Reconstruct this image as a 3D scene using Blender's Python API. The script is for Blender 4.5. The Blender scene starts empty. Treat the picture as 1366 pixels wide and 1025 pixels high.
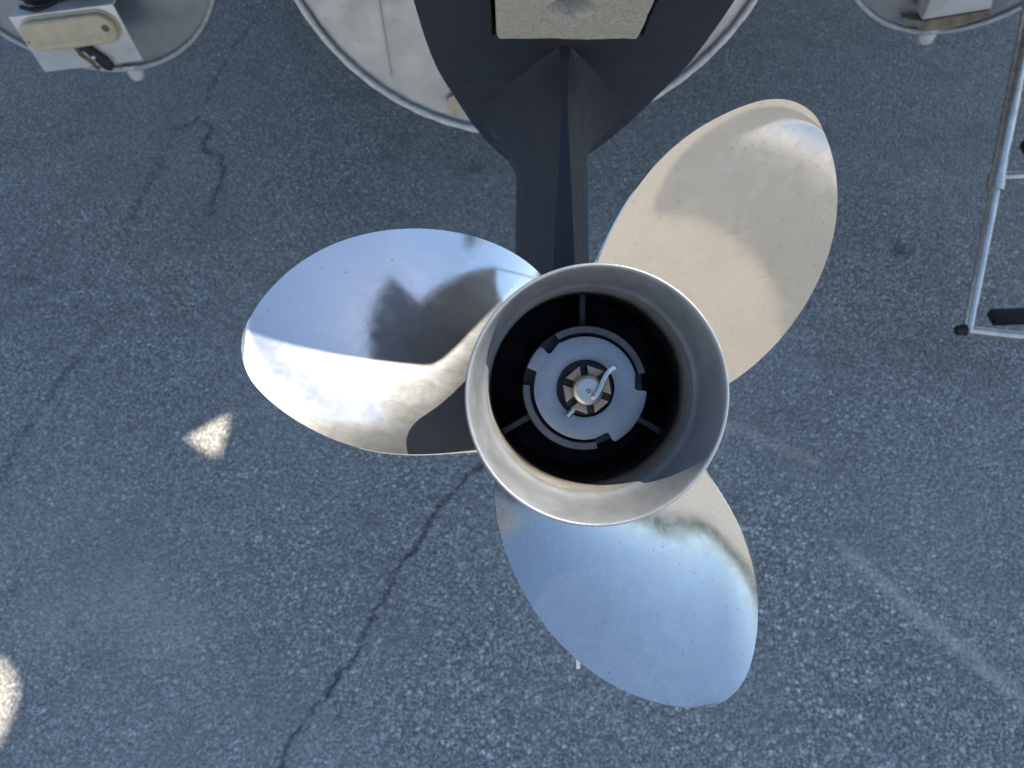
import bpy, bmesh, math, random
import numpy as np
from mathutils import Matrix, Vector, noise

random.seed(7)
rng = np.random.default_rng(7)
SC = bpy.context.scene
COL = SC.collection
R = math.radians

# ------------------------------------------------------------------ camera
F_PX, CX, CY = 1026.0, 683.0, 512.5
CAM_H = 1.5
CAM_M = Matrix.Translation((0, 0, CAM_H)) @ Matrix.Rotation(R(35), 4, 'X') @ Matrix.Rotation(R(-2.2), 4, 'Z')
cam_d = bpy.data.cameras.new('camera')
cam = bpy.data.objects.new('camera', cam_d)
COL.objects.link(cam)
cam.matrix_world = CAM_M
cam_d.sensor_width = 36.0
cam_d.lens = F_PX / 1366.0 * 36.0
cam_d.clip_start = 0.02
cam_d.clip_end = 2000
cam_d.dof.use_dof = True
cam_d.dof.focus_distance = 0.40
cam_d.dof.aperture_fstop = 18.0
SC.camera = cam

# ------------------------------------------------------------------ sky and sun
SUN_EL, SUN_AZ = R(53.9), R(68.6)          # azimuth measured from +Y towards +X
SUN_DIR = Vector((math.cos(SUN_EL) * math.sin(SUN_AZ), math.cos(SUN_EL) * math.cos(SUN_AZ), math.sin(SUN_EL)))
w = bpy.data.worlds.new('World')
SC.world = w
w.use_nodes = True
nt = w.node_tree
nt.nodes.clear()
sky = nt.nodes.new('ShaderNodeTexSky')
sky.sky_type = 'NISHITA'
sky.sun_disc = False
sky.sun_elevation = SUN_EL
sky.sun_rotation = SUN_AZ
sky.air_density = 1.0
sky.dust_density = 0.15
sky.ozone_density = 0.95
bg = nt.nodes.new('ShaderNodeBackground')
bg.inputs['Strength'].default_value = 0.12
wo = nt.nodes.new('ShaderNodeOutputWorld')
nt.links.new(sky.outputs[0], bg.inputs[0])
nt.links.new(bg.outputs[0], wo.inputs[0])
sun_d = bpy.data.lights.new('sun', 'SUN')
sun_d.energy = 4.6
sun_d.angle = R(0.5)
sun_d.color = (1.0, 0.93, 0.82)
sun = bpy.data.objects.new('sun', sun_d)
COL.objects.link(sun)
sun.rotation_euler = (-SUN_DIR).to_track_quat('-Z', 'Y').to_euler()
SC.view_settings.view_transform = 'Standard'
SC.view_settings.look = 'None'
SC.view_settings.exposure = 1.2
SC.view_settings.gamma = 1.0
SC.view_settings.use_curve_mapping = False
SC.cycles.max_bounces = 7
SC.cycles.diffuse_bounces = 3
SC.cycles.glossy_bounces = 4
SC.cycles.caustics_reflective = False
SC.cycles.caustics_refractive = False

# ------------------------------------------------------------------ helpers
CR = CAM_M.to_3x3()
CO = CAM_M.translation


def sight(x, y):
    return CR @ Vector(((x - CX) / F_PX, -(y - CY) / F_PX, -1.0))


def on_y(x, y, Y):
    d = sight(x, y)
    return CO + d * (Y / d.y)


def on_ground(x, y, Z=0.0):
    d = sight(x, y)
    return CO + d * ((Z - CO.z) / d.z)


def sm(t):
    return t * t * (3 - 2 * t)


def obj(name, verts, faces, mat, parent=None, smooth=None, loc=None):
    me = bpy.data.meshes.new(name)
    me.from_pydata([tuple(v) for v in verts], [], faces)
    me.validate()
    bm = bmesh.new()
    bm.from_mesh(me)
    bmesh.ops.recalc_face_normals(bm, faces=bm.faces)
    bm.to_mesh(me)
    bm.free()
    return link(name, me, mat, parent, smooth, loc)


def link(name, me, mat, parent=None, smooth=None, loc=None):
    if smooth is not None:
        me.polygons.foreach_set('use_smooth', [True] * len(me.polygons))
        me.set_sharp_from_angle(angle=R(smooth))
    if mat is not None:
        me.materials.append(mat)
    o = bpy.data.objects.new(name, me)
    COL.objects.link(o)
    if parent is not None:
        o.parent = parent
    if loc is not None:
        o.location = loc
    return o


def empty(name, mat4, label, cat, group=None):
    o = bpy.data.objects.new(name, None)
    o.empty_display_size = 0.1
    COL.objects.link(o)
    o.matrix_world = mat4
    tag(o, label, cat, group)
    return o


def tag(o, label, cat, group=None):
    o['label'] = label
    o['category'] = cat
    if group:
        o['group'] = group


class Geo:
    """collects verts and faces for one mesh"""
    def __init__(self):
        self.v, self.f = [], []

    def add(self, v, f):
        n = len(self.v)
        self.v += [Vector(p) for p in v]
        self.f += [tuple(i + n for i in q) for q in f]
        return self

    def box(self, c, s, M=None):
        c = Vector(c)
        v = [Vector((x * s[0] / 2, y * s[1] / 2, z * s[2] / 2)) for x in (-1, 1) for y in (-1, 1) for z in (-1, 1)]
        v = [(M @ p if M else p) + c for p in v]
        return self.add(v, [(0, 1, 3, 2), (4, 6, 7, 5), (0, 4, 5, 1), (2, 3, 7, 6), (0, 2, 6, 4), (1, 5, 7, 3)])

    def lathe(self, prof, n=64, a0=0.0, a1=2 * math.pi, closed=False, cap=(False, False), center=(0, 0, 0)):
        """profile of (r, z) swept about z"""
        full = abs(a1 - a0 - 2 * math.pi) < 1e-6
        m = n if full else n + 1
        v, f = [], []
        for i in range(m):
            a = a0 + (a1 - a0) * i / n
            for r, z in prof:
                v.append((center[0] + r * math.cos(a), center[1] + r * math.sin(a), center[2] + z))
        k = len(prof)
        for i in range(n):
            j = (i + 1) % m
            for q in range(k if closed else k - 1):
                q2 = (q + 1) % k
                f.append((i * k + q, j * k + q, j * k + q2, i * k + q2))
        if not full and closed:
            f.append(tuple(range(k)))
            f.append(tuple((m - 1) * k + q for q in range(k - 1, -1, -1)))
        if full and cap[0]:
            f.append(tuple(i * k for i in range(m)))
        if full and cap[1]:
            f.append(tuple(i * k + k - 1 for i in range(m)))
        return self.add(v, f)

    def tube(self, pts, r, n=12, caps=True):
        pts = [Vector(p) for p in pts]
        rr = r if isinstance(r, (list, tuple)) else [r] * len(pts)
        v, f = [], []
        up = None
        for i, p in enumerate(pts):
            t = (pts[min(i + 1, len(pts) - 1)] - pts[max(i - 1, 0)]).normalized()
            if up is None:
                up = Vector((0, 0, 1)) if abs(t.z) < 0.9 else Vector((1, 0, 0))
            s = t.cross(up).normalized()
            up = s.cross(t).normalized()
            for k in range(n):
                a = 2 * math.pi * k / n
                v.append(p + (s * math.cos(a) + up * math.sin(a)) * rr[i])
        for i in range(len(pts) - 1):
            for k in range(n):
                k2 = (k + 1) % n
                f.append((i * n + k, i * n + k2, (i + 1) * n + k2, (i + 1) * n + k))
        if caps:
            f.append(tuple(range(n)))
            f.append(tuple((len(pts) - 1) * n + k for k in range(n)))
        return self.add(v, f)

    def prism(self, poly, z0, z1, M=None):
        """polygon in xy extruded from z0 to z1"""
        n = len(poly)
        v = [Vector((x, y, z0)) for x, y in poly] + [Vector((x, y, z1)) for x, y in poly]
        if M:
            v = [M @ p for p in v]
        f = [tuple(range(n)), tuple(range(2 * n - 1, n - 1, -1))]
        f += [(i, (i + 1) % n, n + (i + 1) % n, n + i) for i in range(n)]
        return self.add(v, f)

    def make(self, name, mat, parent=None, smooth=None, bevel=0.0, seg=2):
        o = obj(name, self.v, self.f, mat, parent, smooth)
        if bevel:
            bm = bmesh.new()
            bm.from_mesh(o.data)
            bm.normal_update()
            es = [e for e in bm.edges if len(e.link_faces) == 2 and e.calc_face_angle(0) > R(28)]
            bmesh.ops.bevel(bm, geom=es, offset=bevel, segments=seg, profile=0.5, affect='EDGES', clamp_overlap=True)
            bm.to_mesh(o.data)
            bm.free()
            o.data.polygons.foreach_set('use_smooth', [True] * len(o.data.polygons))
            o.data.set_sharp_from_angle(angle=R(smooth or 30))
        return o


# ------------------------------------------------------------------ materials
class Mat:
    def __init__(self, name):
        self.m = bpy.data.materials.new(name)
        self.m.use_nodes = True
        self.t = self.m.node_tree
        self.t.nodes.clear()
        self.out = self.n('ShaderNodeOutputMaterial')

    def n(self, kind, **kw):
        nd = self.t.nodes.new(kind)
        for k, v in kw.items():
            setattr(nd, k, v)
        return nd

    def l(self, a, b):
        self.t.links.new(a, b)

    def bsdf(self, col=(0.5, 0.5, 0.5), metal=0.0, rough=0.5, spec=0.5):
        b = self.n('ShaderNodeBsdfPrincipled')
        b.inputs['Base Color'].default_value = (*col, 1)
        b.inputs['Metallic'].default_value = metal
        b.inputs['Roughness'].default_value = rough
        b.inputs['Specular IOR Level'].default_value = spec
        return b

    def coord(self, scale=None):
        c = self.n('ShaderNodeTexCoord').outputs['Object']
        if scale is not None:
            mp = self.n('ShaderNodeMapping')
            mp.inputs['Scale'].default_value = scale
            self.l(c, mp.inputs[0])
            c = mp.outputs[0]
        return c

    def noise(self, scale, detail=4, rough=0.55, vec=None, dist=0.0):
        nn = self.n('ShaderNodeTexNoise')
        nn.inputs['Scale'].default_value = scale
        nn.inputs['Detail'].default_value = detail
        nn.inputs['Roughness'].default_value = rough
        nn.inputs['Distortion'].default_value = dist
        self.l(vec if vec is not None else self.coord(), nn.inputs['Vector'])
        return nn.outputs['Fac']

    def voro(self, scale, vec=None, feature='F1', rnd=1.0):
        vv = self.n('ShaderNodeTexVoronoi', feature=feature)
        vv.inputs['Scale'].default_value = scale
        vv.inputs['Randomness'].default_value = rnd
        self.l(vec if vec is not None else self.coord(), vv.inputs['Vector'])
        return vv

    def ramp(self, fac, stops):
        r = self.n('ShaderNodeValToRGB')
        e = r.color_ramp.elements
        while len(e) < len(stops):
            e.new(0.5)
        for i, (p, c) in enumerate(stops):
            e[i].position = p
            e[i].color = (*c, 1) if isinstance(c, (tuple, list)) else (c, c, c, 1)
        self.l(fac, r.inputs[0])
        return r.outputs[0]

    def mix(self, fac, a, b, mode='MIX'):
        m = self.n('ShaderNodeMix', data_type='RGBA', blend_type=mode)
        for s, v in ((m.inputs['Factor'], fac), (m.inputs['A'], a), (m.inputs['B'], b)):
            if isinstance(v, (int, float)):
                s.default_value = v
            elif isinstance(v, tuple):
                s.default_value = (*v, 1)
            else:
                self.l(v, s)
        return m.outputs['Result']

    def math(self, op, a, b=0.0):
        m = self.n('ShaderNodeMath', operation=op)
        for s, v in ((m.inputs[0], a), (m.inputs[1], b)):
            if isinstance(v, (int, float)):
                s.default_value = v
            else:
                self.l(v, s)
        return m.outputs[0]

    def bump(self, h, strength=0.3, dist=0.001, nrm=None):
        b = self.n('ShaderNodeBump')
        b.inputs['Strength'].default_value = strength
        b.inputs['Distance'].default_value = dist
        self.l(h, b.inputs['Height'])
        if nrm is not None:
            self.l(nrm, b.inputs['Normal'])
        return b.outputs[0]

    def done(self, sh):
        self.l(sh, self.out.inputs['Surface'])
        return self.m


def simple(name, col, metal=0.0, rough=0.5, var=0.15, scale=40.0, bump=0.0, bscale=400.0, spec=0.5):
    M = Mat(name)
    b = M.bsdf(col, metal, rough, spec)
    n = M.noise(scale, 5)
    c = M.ramp(n, [(0.3, tuple(x * (1 - var) for x in col)), (0.7, tuple(min(1, x * (1 + var)) for x in col))])
    M.l(c, b.inputs['Base Color'])
    r = M.ramp(M.noise(scale * 2.3, 4), [(0.3, max(0.02, rough * 0.8)), (0.7, min(1, rough * 1.25))])
    M.l(r, b.inputs['Roughness'])
    if bump:
        M.l(M.bump(M.noise(bscale, 3), bump, 0.001), b.inputs['Normal'])
    return M.done(b.outputs[0])


def polished_steel(name, haze=0.3, gloss_r=0.1, pits=0.0, tint=(0.59, 0.595, 0.59), seed=0.0):
    """worn polished stainless: a sharp lobe and a scuffed lobe, fine scratches, pits and dull water marks"""
    M = Mat(name)
    cloud = M.noise(28, 5, 0.6)
    wavy = M.noise(16, 1, 0.4)
    scratch = M.noise(40, 4, 0.7, vec=M.coord((1.0, 3.0, 2.0)))
    b1 = M.bsdf(tint, 1.0, gloss_r)
    b2 = M.bsdf(tuple(x * 0.94 for x in tint), 1.0, 0.42)
    col = M.ramp(cloud, [(0.35, tuple(x * 0.93 for x in tint)), (0.7, tint)])
    n1 = M.bump(wavy, 0.045, 0.004)
    n2 = M.bump(M.noise(420, 2, 0.5), 0.03, 0.0004)
    M.l(n1, b1.inputs['Normal'])
    M.l(n2, b2.inputs['Normal'])
    smudge = M.noise(110, 3, 0.6, dist=0.5)
    hair = M.noise(130, 3, 0.8, vec=M.coord((0.5, 7.0, 2.0)))
    rg = M.math('ADD', M.math('MULTIPLY', smudge, 0.8), M.math('MULTIPLY', hair, 0.2))
    M.l(M.ramp(rg, [(0.36, gloss_r * 0.75), (0.64, gloss_r * 1.4)]), b1.inputs['Roughness'])
    if pits:
        off = M.n('ShaderNodeMapping')
        off.inputs['Location'].default_value = (seed, seed * 0.7, 0)
        M.l(M.coord(), off.inputs[0])
        v = M.voro(560, off.outputs[0])
        sep = M.n('ShaderNodeSeparateColor')
        M.l(v.outputs['Color'], sep.inputs[0])
        sel = M.math('LESS_THAN', sep.outputs[0], pits)
        size = M.math('MULTIPLY', v.outputs['Distance'], M.math('ADD', M.math('MULTIPLY', sep.outputs[1], 2.2), 1.0))
        dot = M.ramp(size, [(0.34, 1.0), (0.52, 0.0)])
        spot = M.math('MULTIPLY', sel, dot)
        col = M.mix(M.math('MULTIPLY', spot, 0.5), col, (0.28, 0.24, 0.2))
    M.l(col, b1.inputs['Base Color'])
    M.l(col, b2.inputs['Base Color'])
    mx = M.n('ShaderNodeMixShader')
    hz = M.ramp(M.math('ADD', M.math('MULTIPLY', rg, 0.6), M.math('MULTIPLY', scratch, 0.4)),
                [(0.36, haze * 0.75), (0.64, min(1, haze * 1.25))])
    M.l(hz, mx.inputs[0])
    M.l(b1.outputs[0], mx.inputs[1])
    M.l(b2.outputs[0], mx.inputs[2])
    return M.done(mx.outputs[0])


def asphalt():
    M = Mat('asphalt')
    pos = M.coord()
    warp = M.n('ShaderNodeVectorMath', operation='ADD')
    nz = M.n('ShaderNodeTexNoise')
    nz.inputs['Scale'].default_value = 130
    M.l(pos, nz.inputs['Vector'])
    sc = M.n('ShaderNodeVectorMath', operation='SCALE')
    sc.inputs['Scale'].default_value = 0.006
    M.l(nz.outputs['Color'], sc.inputs[0])
    M.l(pos, warp.inputs[0])
    M.l(sc.outputs[0], warp.inputs[1])
    p = warp.outputs[0]
    big = M.voro(110, p)
    small = M.voro(270, p)
    s1 = M.n('ShaderNodeSeparateColor')
    M.l(big.outputs['Color'], s1.inputs[0])
    s2 = M.n('ShaderNodeSeparateColor')
    M.l(small.outputs['Color'], s2.inputs[0])
    stone = M.ramp(s1.outputs[0], [(0.0, (0.146, 0.146, 0.146)), (0.4, (0.268, 0.268, 0.262)), (0.75, (0.464, 0.461, 0.445)), (1.0, (0.756, 0.750, 0.732))])
    fine = M.ramp(s2.outputs[1], [(0.0, (0.122, 0.122, 0.122)), (0.6, (0.244, 0.244, 0.238)), (1.0, (0.512, 0.510, 0.494))])
    edge = M.ramp(big.outputs['Distance'], [(0.30, 1.0), (0.62, 0.0)])
    present = M.ramp(s1.outputs[2], [(0.35, 0.0), (0.55, 1.0)])
    agg = M.mix(M.math('MULTIPLY', edge, present), fine, stone)
    # worn, dusty and tarry areas
    worn = M.noise(2.6, 4, 0.6)
    agg = M.mix(M.ramp(worn, [(0.42, 0.0), (0.72, 0.3)]), agg, (0.403, 0.399, 0.384))
    agg = M.mix(M.ramp(M.noise(5.1, 4, 0.65), [(0.48, 0.0), (0.70, 0.40)]), agg, (0.140, 0.142, 0.144))
    agg = M.mix(M.ramp(M.noise(1.1, 3, 0.5), [(0.40, 0.0), (0.75, 0.4)]), agg, (0.329, 0.327, 0.317))
    agg = M.mix(1.0, agg, (1.33, 1.26, 1.16), 'MULTIPLY')
    at = M.n('ShaderNodeAttribute', attribute_name='wear_caustic')
    sp = M.n('ShaderNodeSeparateColor')
    M.l(at.outputs['Color'], sp.inputs[0])
    brk = M.ramp(M.noise(60, 4, 0.7), [(0.35, 0.35), (0.6, 1.0)])
    agg = M.mix(M.math('MULTIPLY', sp.outputs[0], brk), agg, (0.05, 0.05, 0.052))
    agg = M.mix(M.math('MULTIPLY', sp.outputs[1], brk), agg, (0.74, 0.64, 0.51))  # painted light off the blade as warm streaks, plus pale scuffs
    agg = M.mix(M.math('MULTIPLY', sp.outputs[2], brk), agg, (0.04, 0.038, 0.036))
    b = M.bsdf((0.1, 0.1, 0.1), 0, 0.82, 0.3)
    M.l(agg, b.inputs['Base Color'])
    h = M.math('SUBTRACT', M.math('MULTIPLY', edge, 1.0), M.math('MULTIPLY', small.outputs['Distance'], 0.5))
    n1 = M.bump(h, 0.75, 0.003)
    M.l(n1, b.inputs['Normal'])
    return M.done(b.outputs[0])


def black_paint(name, col=(0.013, 0.0135, 0.015), rough=0.32):
    M = Mat(name)
    b = M.bsdf(col, 0, rough, 0.5)
    scr = M.noise(50, 6, 0.8, vec=M.coord((6, 1.2, 1.2)))
    scuff = M.ramp(scr, [(0.68, 0.0), (0.78, 0.6)])
    area = M.ramp(M.noise(9, 3), [(0.5, 0.0), (0.7, 1.0)])
    c = M.mix(M.math('MULTIPLY', scuff, area), col, (0.09, 0.088, 0.085))
    v = M.voro(90)
    sep = M.n('ShaderNodeSeparateColor')
    M.l(v.outputs['Color'], sep.inputs[0])
    chip = M.math('MULTIPLY', M.math('GREATER_THAN', sep.outputs[0], 0.985), M.math('LESS_THAN', v.outputs['Distance'], 0.22))
    c = M.mix(chip, c, (0.25, 0.24, 0.22))
    M.l(c, b.inputs['Base Color'])
    M.l(M.ramp(M.noise(25, 4), [(0.3, rough * 0.8), (0.7, rough * 1.5)]), b.inputs['Roughness'])
    M.l(M.bump(M.noise(220, 2), 0.04, 0.001), b.inputs['Normal'])
    return M.done(b.outputs[0])


def aluminium(name, col=(0.42, 0.448, 0.475), rough=0.42, stain=0.18, metal=0.8):
    M = Mat(name)
    b = M.bsdf(col, metal, rough)
    n = M.noise(7, 6, 0.65, dist=0.6)
    drip = M.noise(9, 5, 0.6, vec=M.coord((1, 1, 0.12)))
    c = M.ramp(n, [(0.3, tuple(x * 0.72 for x in col)), (0.55, col), (0.75, tuple(min(1, x * 1.12) for x in col))])
    c = M.mix(M.ramp(drip, [(0.5, 0.0), (0.68, stain)]), c, tuple(x * 0.55 for x in col))
    c = M.mix(M.ramp(M.noise(22, 5, 0.7), [(0.6, 0.0), (0.72, 0.5)]), c, (0.62, 0.62, 0.61))
    M.l(c, b.inputs['Base Color'])
    M.l(M.ramp(M.noise(30, 4), [(0.3, rough * 0.8), (0.7, min(1, rough * 1.35))]), b.inputs['Roughness'])
    M.l(M.bump(M.noise(6, 2), 0.15, 0.02), b.inputs['Normal'])
    return M.done(b.outputs[0])


def zinc():
    M = Mat('zinc_anode')
    b = M.bsdf((0.4, 0.39, 0.34), 0.1, 0.6)
    v = M.noise(420, 4, 0.75)
    c = M.ramp(v, [(0.3, (0.24, 0.23, 0.185)), (0.48, (0.43, 0.42, 0.355)), (0.6, (0.53, 0.52, 0.46)), (0.7, (0.80, 0.79, 0.74))])
    c = M.mix(M.ramp(M.noise(25, 3), [(0.35, 0.0), (0.7, 0.5)]), c, (0.48, 0.46, 0.385))
    M.l(c, b.inputs['Base Color'])
    M.l(M.bump(v, 0.5, 0.0012), b.inputs['Normal'])
    return M.done(b.outputs[0])


def cast_steel(name, col=(0.55, 0.54, 0.52), rough=0.45, soot=0.0, metal=0.9, deep_shade=None, relief=0.35):
    M = Mat(name)
    b = M.bsdf(col, metal, rough)
    g = M.noise(650, 3, 0.7)
    c = M.ramp(M.noise(35, 5, 0.65), [(0.3, tuple(x * 0.78 for x in col)), (0.7, col)])
    if soot:
        c = M.mix(M.ramp(M.noise(45, 6, 0.7), [(0.40, 0.0), (0.62, soot)]), c, (0.10, 0.085, 0.07))
    c = M.mix(M.ramp(g, [(0.62, 0.0), (0.8, 0.35)]), c, tuple(x * 0.5 for x in col))
    if deep_shade:                                   # painted shade: blackens the depth of bore, sleeve notches and nut slots
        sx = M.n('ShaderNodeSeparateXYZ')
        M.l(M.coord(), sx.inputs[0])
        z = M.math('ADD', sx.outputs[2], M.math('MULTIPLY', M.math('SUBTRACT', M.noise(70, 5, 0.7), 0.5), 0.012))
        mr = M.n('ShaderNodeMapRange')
        mr.inputs['From Min'].default_value = deep_shade[0]
        mr.inputs['From Max'].default_value = deep_shade[1]
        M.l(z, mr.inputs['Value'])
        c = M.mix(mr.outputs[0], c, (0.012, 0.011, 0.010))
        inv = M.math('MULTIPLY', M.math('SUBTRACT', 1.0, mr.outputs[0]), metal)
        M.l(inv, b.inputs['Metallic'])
    M.l(c, b.inputs['Base Color'])
    M.l(M.bump(g, relief, 0.0006), b.inputs['Normal'])
    M.l(M.ramp(M.noise(80, 4), [(0.3, rough * 0.8), (0.7, rough * 1.3)]), b.inputs['Roughness'])
    return M.done(b.outputs[0])


M_BLADES = [polished_steel('polished_blade_steel_pitted', haze=0.16, gloss_r=0.12, pits=0.2, seed=0.3, tint=(0.555, 0.53, 0.49)),
            polished_steel('polished_blade_steel_bright', haze=0.21, gloss_r=0.09, pits=0.05, seed=1.7),
            polished_steel('polished_blade_steel_spotted', haze=0.26, gloss_r=0.15, pits=0.10, seed=2.9)]
M_HUB = polished_steel('polished_hub_steel', haze=0.4, gloss_r=0.14)
M_FLARE = cast_steel('satin_flare_steel', (0.29, 0.305, 0.32), 0.42, metal=0.45)
M_BORE = cast_steel('sooty_shaded_bore_steel', (0.40, 0.37, 0.33), 0.5, soot=0.4, metal=0.4, deep_shade=(-0.046, -0.060))  # soot mottling, plus the shade deep in the bore painted black
M_SLEEVE = cast_steel('dull_sleeve_steel', (0.17, 0.165, 0.16), 0.5, soot=0.3, metal=0.4, deep_shade=(-0.068, -0.080))
M_WASHER = cast_steel('flat_washer_steel', (0.36, 0.355, 0.345), 0.40, relief=0.08)
M_NUT = cast_steel('brownish_nut_steel', (0.52, 0.33, 0.20), 0.35, soot=0.12, metal=0.7, deep_shade=(-0.049, -0.053))
M_SHAFT = cast_steel('turned_shaft_steel', (0.60, 0.56, 0.48), 0.35)
M_PIN = cast_steel('bright_cotter_steel', (0.60, 0.58, 0.53), 0.3)
M_BLACK = black_paint('black_gearcase_paint', (0.019, 0.0225, 0.031), 0.40)
M_BLACK2 = black_paint('black_cowling_paint', (0.012, 0.012, 0.013), 0.22)
M_DARK = simple('near_black', (0.012, 0.011, 0.010), 0, 0.8)  # even near-black for the exhaust outlet, anode pocket and surround
M_ZINC = zinc()
M_ALU = aluminium('dull_pontoon_aluminium')
M_ALU_CLEAN = aluminium('bracket_aluminium', (0.72, 0.71, 0.69), 0.36, 0.12, 0.3)
M_WELD = simple('weld_bead_aluminium', (0.60, 0.59, 0.565), 0.15, 0.5, 0.2, 90, 0.6, 220)
M_RUST = simple('rusty_stain', (0.16, 0.105, 0.06), 0.1, 0.75, 0.45, 60, 0.4, 200)
M_STAIN = simple('tan_water_stain', (0.42, 0.36, 0.28), 0.3, 0.6, 0.2, 60)
M_LEDGE = simple('grimy_ledge', (0.25, 0.215, 0.165), 0.3, 0.6, 0.35, 50)
M_TUBE = simple('stainless_tube', (0.58, 0.55, 0.50), 0.85, 0.26, 0.2, 30)
M_RUBBER = simple('black_rubber', (0.016, 0.016, 0.017), 0, 0.6, 0.3, 60, 0.2)
M_LENS = simple('yellowed_lens', (0.56, 0.49, 0.34), 0, 0.3, 0.14, 18)
M_LED = simple('led_chip', (0.53, 0.475, 0.345), 0, 0.25, 0.1, 60)
M_NYLON = simple('white_nylon', (0.75, 0.75, 0.73), 0, 0.5, 0.08)
M_DECK = simple('deck_trim_grey', (0.32, 0.32, 0.33), 0.2, 0.5, 0.1)
M_CARPET = simple('deck_vinyl', (0.20, 0.18, 0.15), 0, 0.8, 0.2)
M_GALV = simple('galvanised_steel', (0.42, 0.43, 0.44), 0.8, 0.5, 0.25, 25)
M_WOOD = simple('bunk_carpet', (0.05, 0.05, 0.055), 0, 0.95, 0.3)
M_ADDED_CANVAS = simple('added_grey_canvas', (0.09, 0.09, 0.095), 0, 0.9, 0.15, 20, 0.2)
M_ASPHALT = asphalt()

# ------------------------------------------------------------------ ground: one sheet to the horizon
def spaced(lo, hi, step, far, growth=1.35):
    mid = list(np.arange(lo, hi + step / 2, step))
    out, s, x = [], step, hi
    while x < far:
        s *= growth
        x += s
        out.append(x)
    inn, s, x = [], step, lo
    while x > -far:
        s *= growth
        x -= s
        inn.append(x)
    return np.array(inn[::-1] + mid + out)


def build_ground():
    xs = spaced(-2.1, 2.1, 0.0085, 600)
    ys = spaced(0.05, 3.1, 0.0085, 600)
    X, Y = np.meshgrid(xs, ys)
    Z = np.zeros_like(X)
    for amp, fx, fy, ph in ((0.0016, 2.1, 1.7, 0.3), (0.0010, 5.3, 4.1, 1.1), (0.0006, 11.0, 13.0, 2.0)):
        Z += amp * np.sin(fx * X + ph + 0.7 * np.sin(fy * Y)) * np.sin(fy * Y + ph * 2 + 0.6 * np.sin(fx * X))
    near = (np.abs(X) < 2.2) & (np.abs(Y - 1.6) < 1.8)
    Z = np.where(near, Z, 0.0)
    dark = np.zeros_like(X)
    caustic_scuff = np.zeros_like(X)
    oil = np.zeros_like(X)

    def seg_dist(pts):
        D = np.full(X.shape, 9.0)
        for (ax, ay), (bx, by) in zip(pts[:-1], pts[1:]):
            dx, dy = bx - ax, by - ay
            t = np.clip(((X - ax) * dx + (Y - ay) * dy) / (dx * dx + dy * dy + 1e-12), 0, 1)
            D = np.minimum(D, np.hypot(X - ax - t * dx, Y - ay - t * dy))
        return D

    def world(pix, jit=0.0, sub=5):
        q = [on_ground(*p) for p in pix]
        out = []
        for a, b in zip(q[:-1], q[1:]):
            for k in range(sub):
                p = a.lerp(b, k / sub)
                out.append((p.x + random.gauss(0, jit), p.y + random.gauss(0, jit)))
        out.append((q[-1].x, q[-1].y))
        return out

    cracks = [
        ([(655, 612), (632, 628), (600, 660), (575, 690), (560, 725), (530, 760), (512, 795), (490, 835), (478, 870), (440, 920), (410, 960), (385, 990), (366, 1030)], 0.006, 0.85),
        ([(345, 20), (328, 45), (312, 62), (300, 85), (287, 108), (277, 130), (270, 142)], 0.006, 0.6),
        ([(266, 155), (252, 166), (238, 172), (228, 170)], 0.006, 0.55),
        ([(274, 160), (282, 174), (275, 186), (270, 200), (284, 205), (297, 209), (298, 233), (291, 255), (284, 272), (281, 286)], 0.007, 0.8),
        ([(215, 215), (205, 235), (190, 262), (172, 292)], 0.016, 0.4),
        ([(105, 478), (80, 508), (52, 545), (25, 590), (0, 640)], 0.012, 0.45),
        ([(0, 368), (30, 371), (52, 374)], 0.006, 0.6),
        ([(560, 725), (548, 742), (520, 748)], 0.005, 0.5),
        ([(440, 920), (452, 948), (448, 975)], 0.0045, 0.45),
        ([(600, 660), (622, 668), (640, 690)], 0.004, 0.4),
        ([(298, 85), (318, 96), (345, 100)], 0.004, 0.35),
    ]
    for pix, wd, amt in cracks:
        D = seg_dist(world(pix, 0.0035))
        wob = 1 + 0.35 * np.sin(37 * X + 21 * Y) + 0.25 * np.sin(91 * X - 73 * Y)
        k = np.clip(1 - D / (wd * wob), 0, 1)
        dark = np.maximum(dark, np.clip(k * 1.8, 0, 1) * amt)
        Z -= k * 0.004 * amt
    for pix, wd, amt in [([(1135, 740), (1170, 772), (1215, 812), (1275, 858), (1330, 905), (1375, 950)], 0.022, 0.8),  # first two: reflected light painted as streaks; the rest are pale scuffs
                         ([(968, 568), (1010, 585), (1060, 604), (1085, 618)], 0.018, 0.6),
                         ([(165, 800), (210, 830), (245, 850)], 0.085, 0.35),
                         ([(60, 840), (120, 800)], 0.10, 0.25)]:
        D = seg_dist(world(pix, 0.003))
        caustic_scuff = np.maximum(caustic_scuff, np.clip(1 - D / wd, 0, 1) ** 0.8 * amt)
    for (px, py), rad, amt in [((1200, 334), 0.02, 0.8), ((1189, 352), 0.009, 0.6), ((1292, 176), 0.012, 0.4), ((632, 225), 0.02, 0.5), ((95, 180), 0.01, 0.5), ((18, 785), 0.012, 0.5), ((95, 832), 0.008, 0.6)]:
        c = on_ground(px, py)
        D = np.hypot(X - c.x, (Y - c.y) * 0.8) * (1 + 0.3 * np.sin(np.arctan2(Y - c.y, X - c.x) * 3))
        oil = np.maximum(oil, np.clip(1.4 - D / rad, 0, 1) * amt)
    ny, nx = X.shape
    V = np.stack([X, Y, Z], -1).reshape(-1, 3)
    i = np.arange(nx * ny).reshape(ny, nx)
    Fq = np.stack([i[:-1, :-1], i[:-1, 1:], i[1:, 1:], i[1:, :-1]], -1).reshape(-1, 4)
    me = bpy.data.meshes.new('ground')
    me.vertices.add(len(V))
    me.vertices.foreach_set('co', V.ravel().astype(np.float32))
    me.loops.add(Fq.size)
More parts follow.
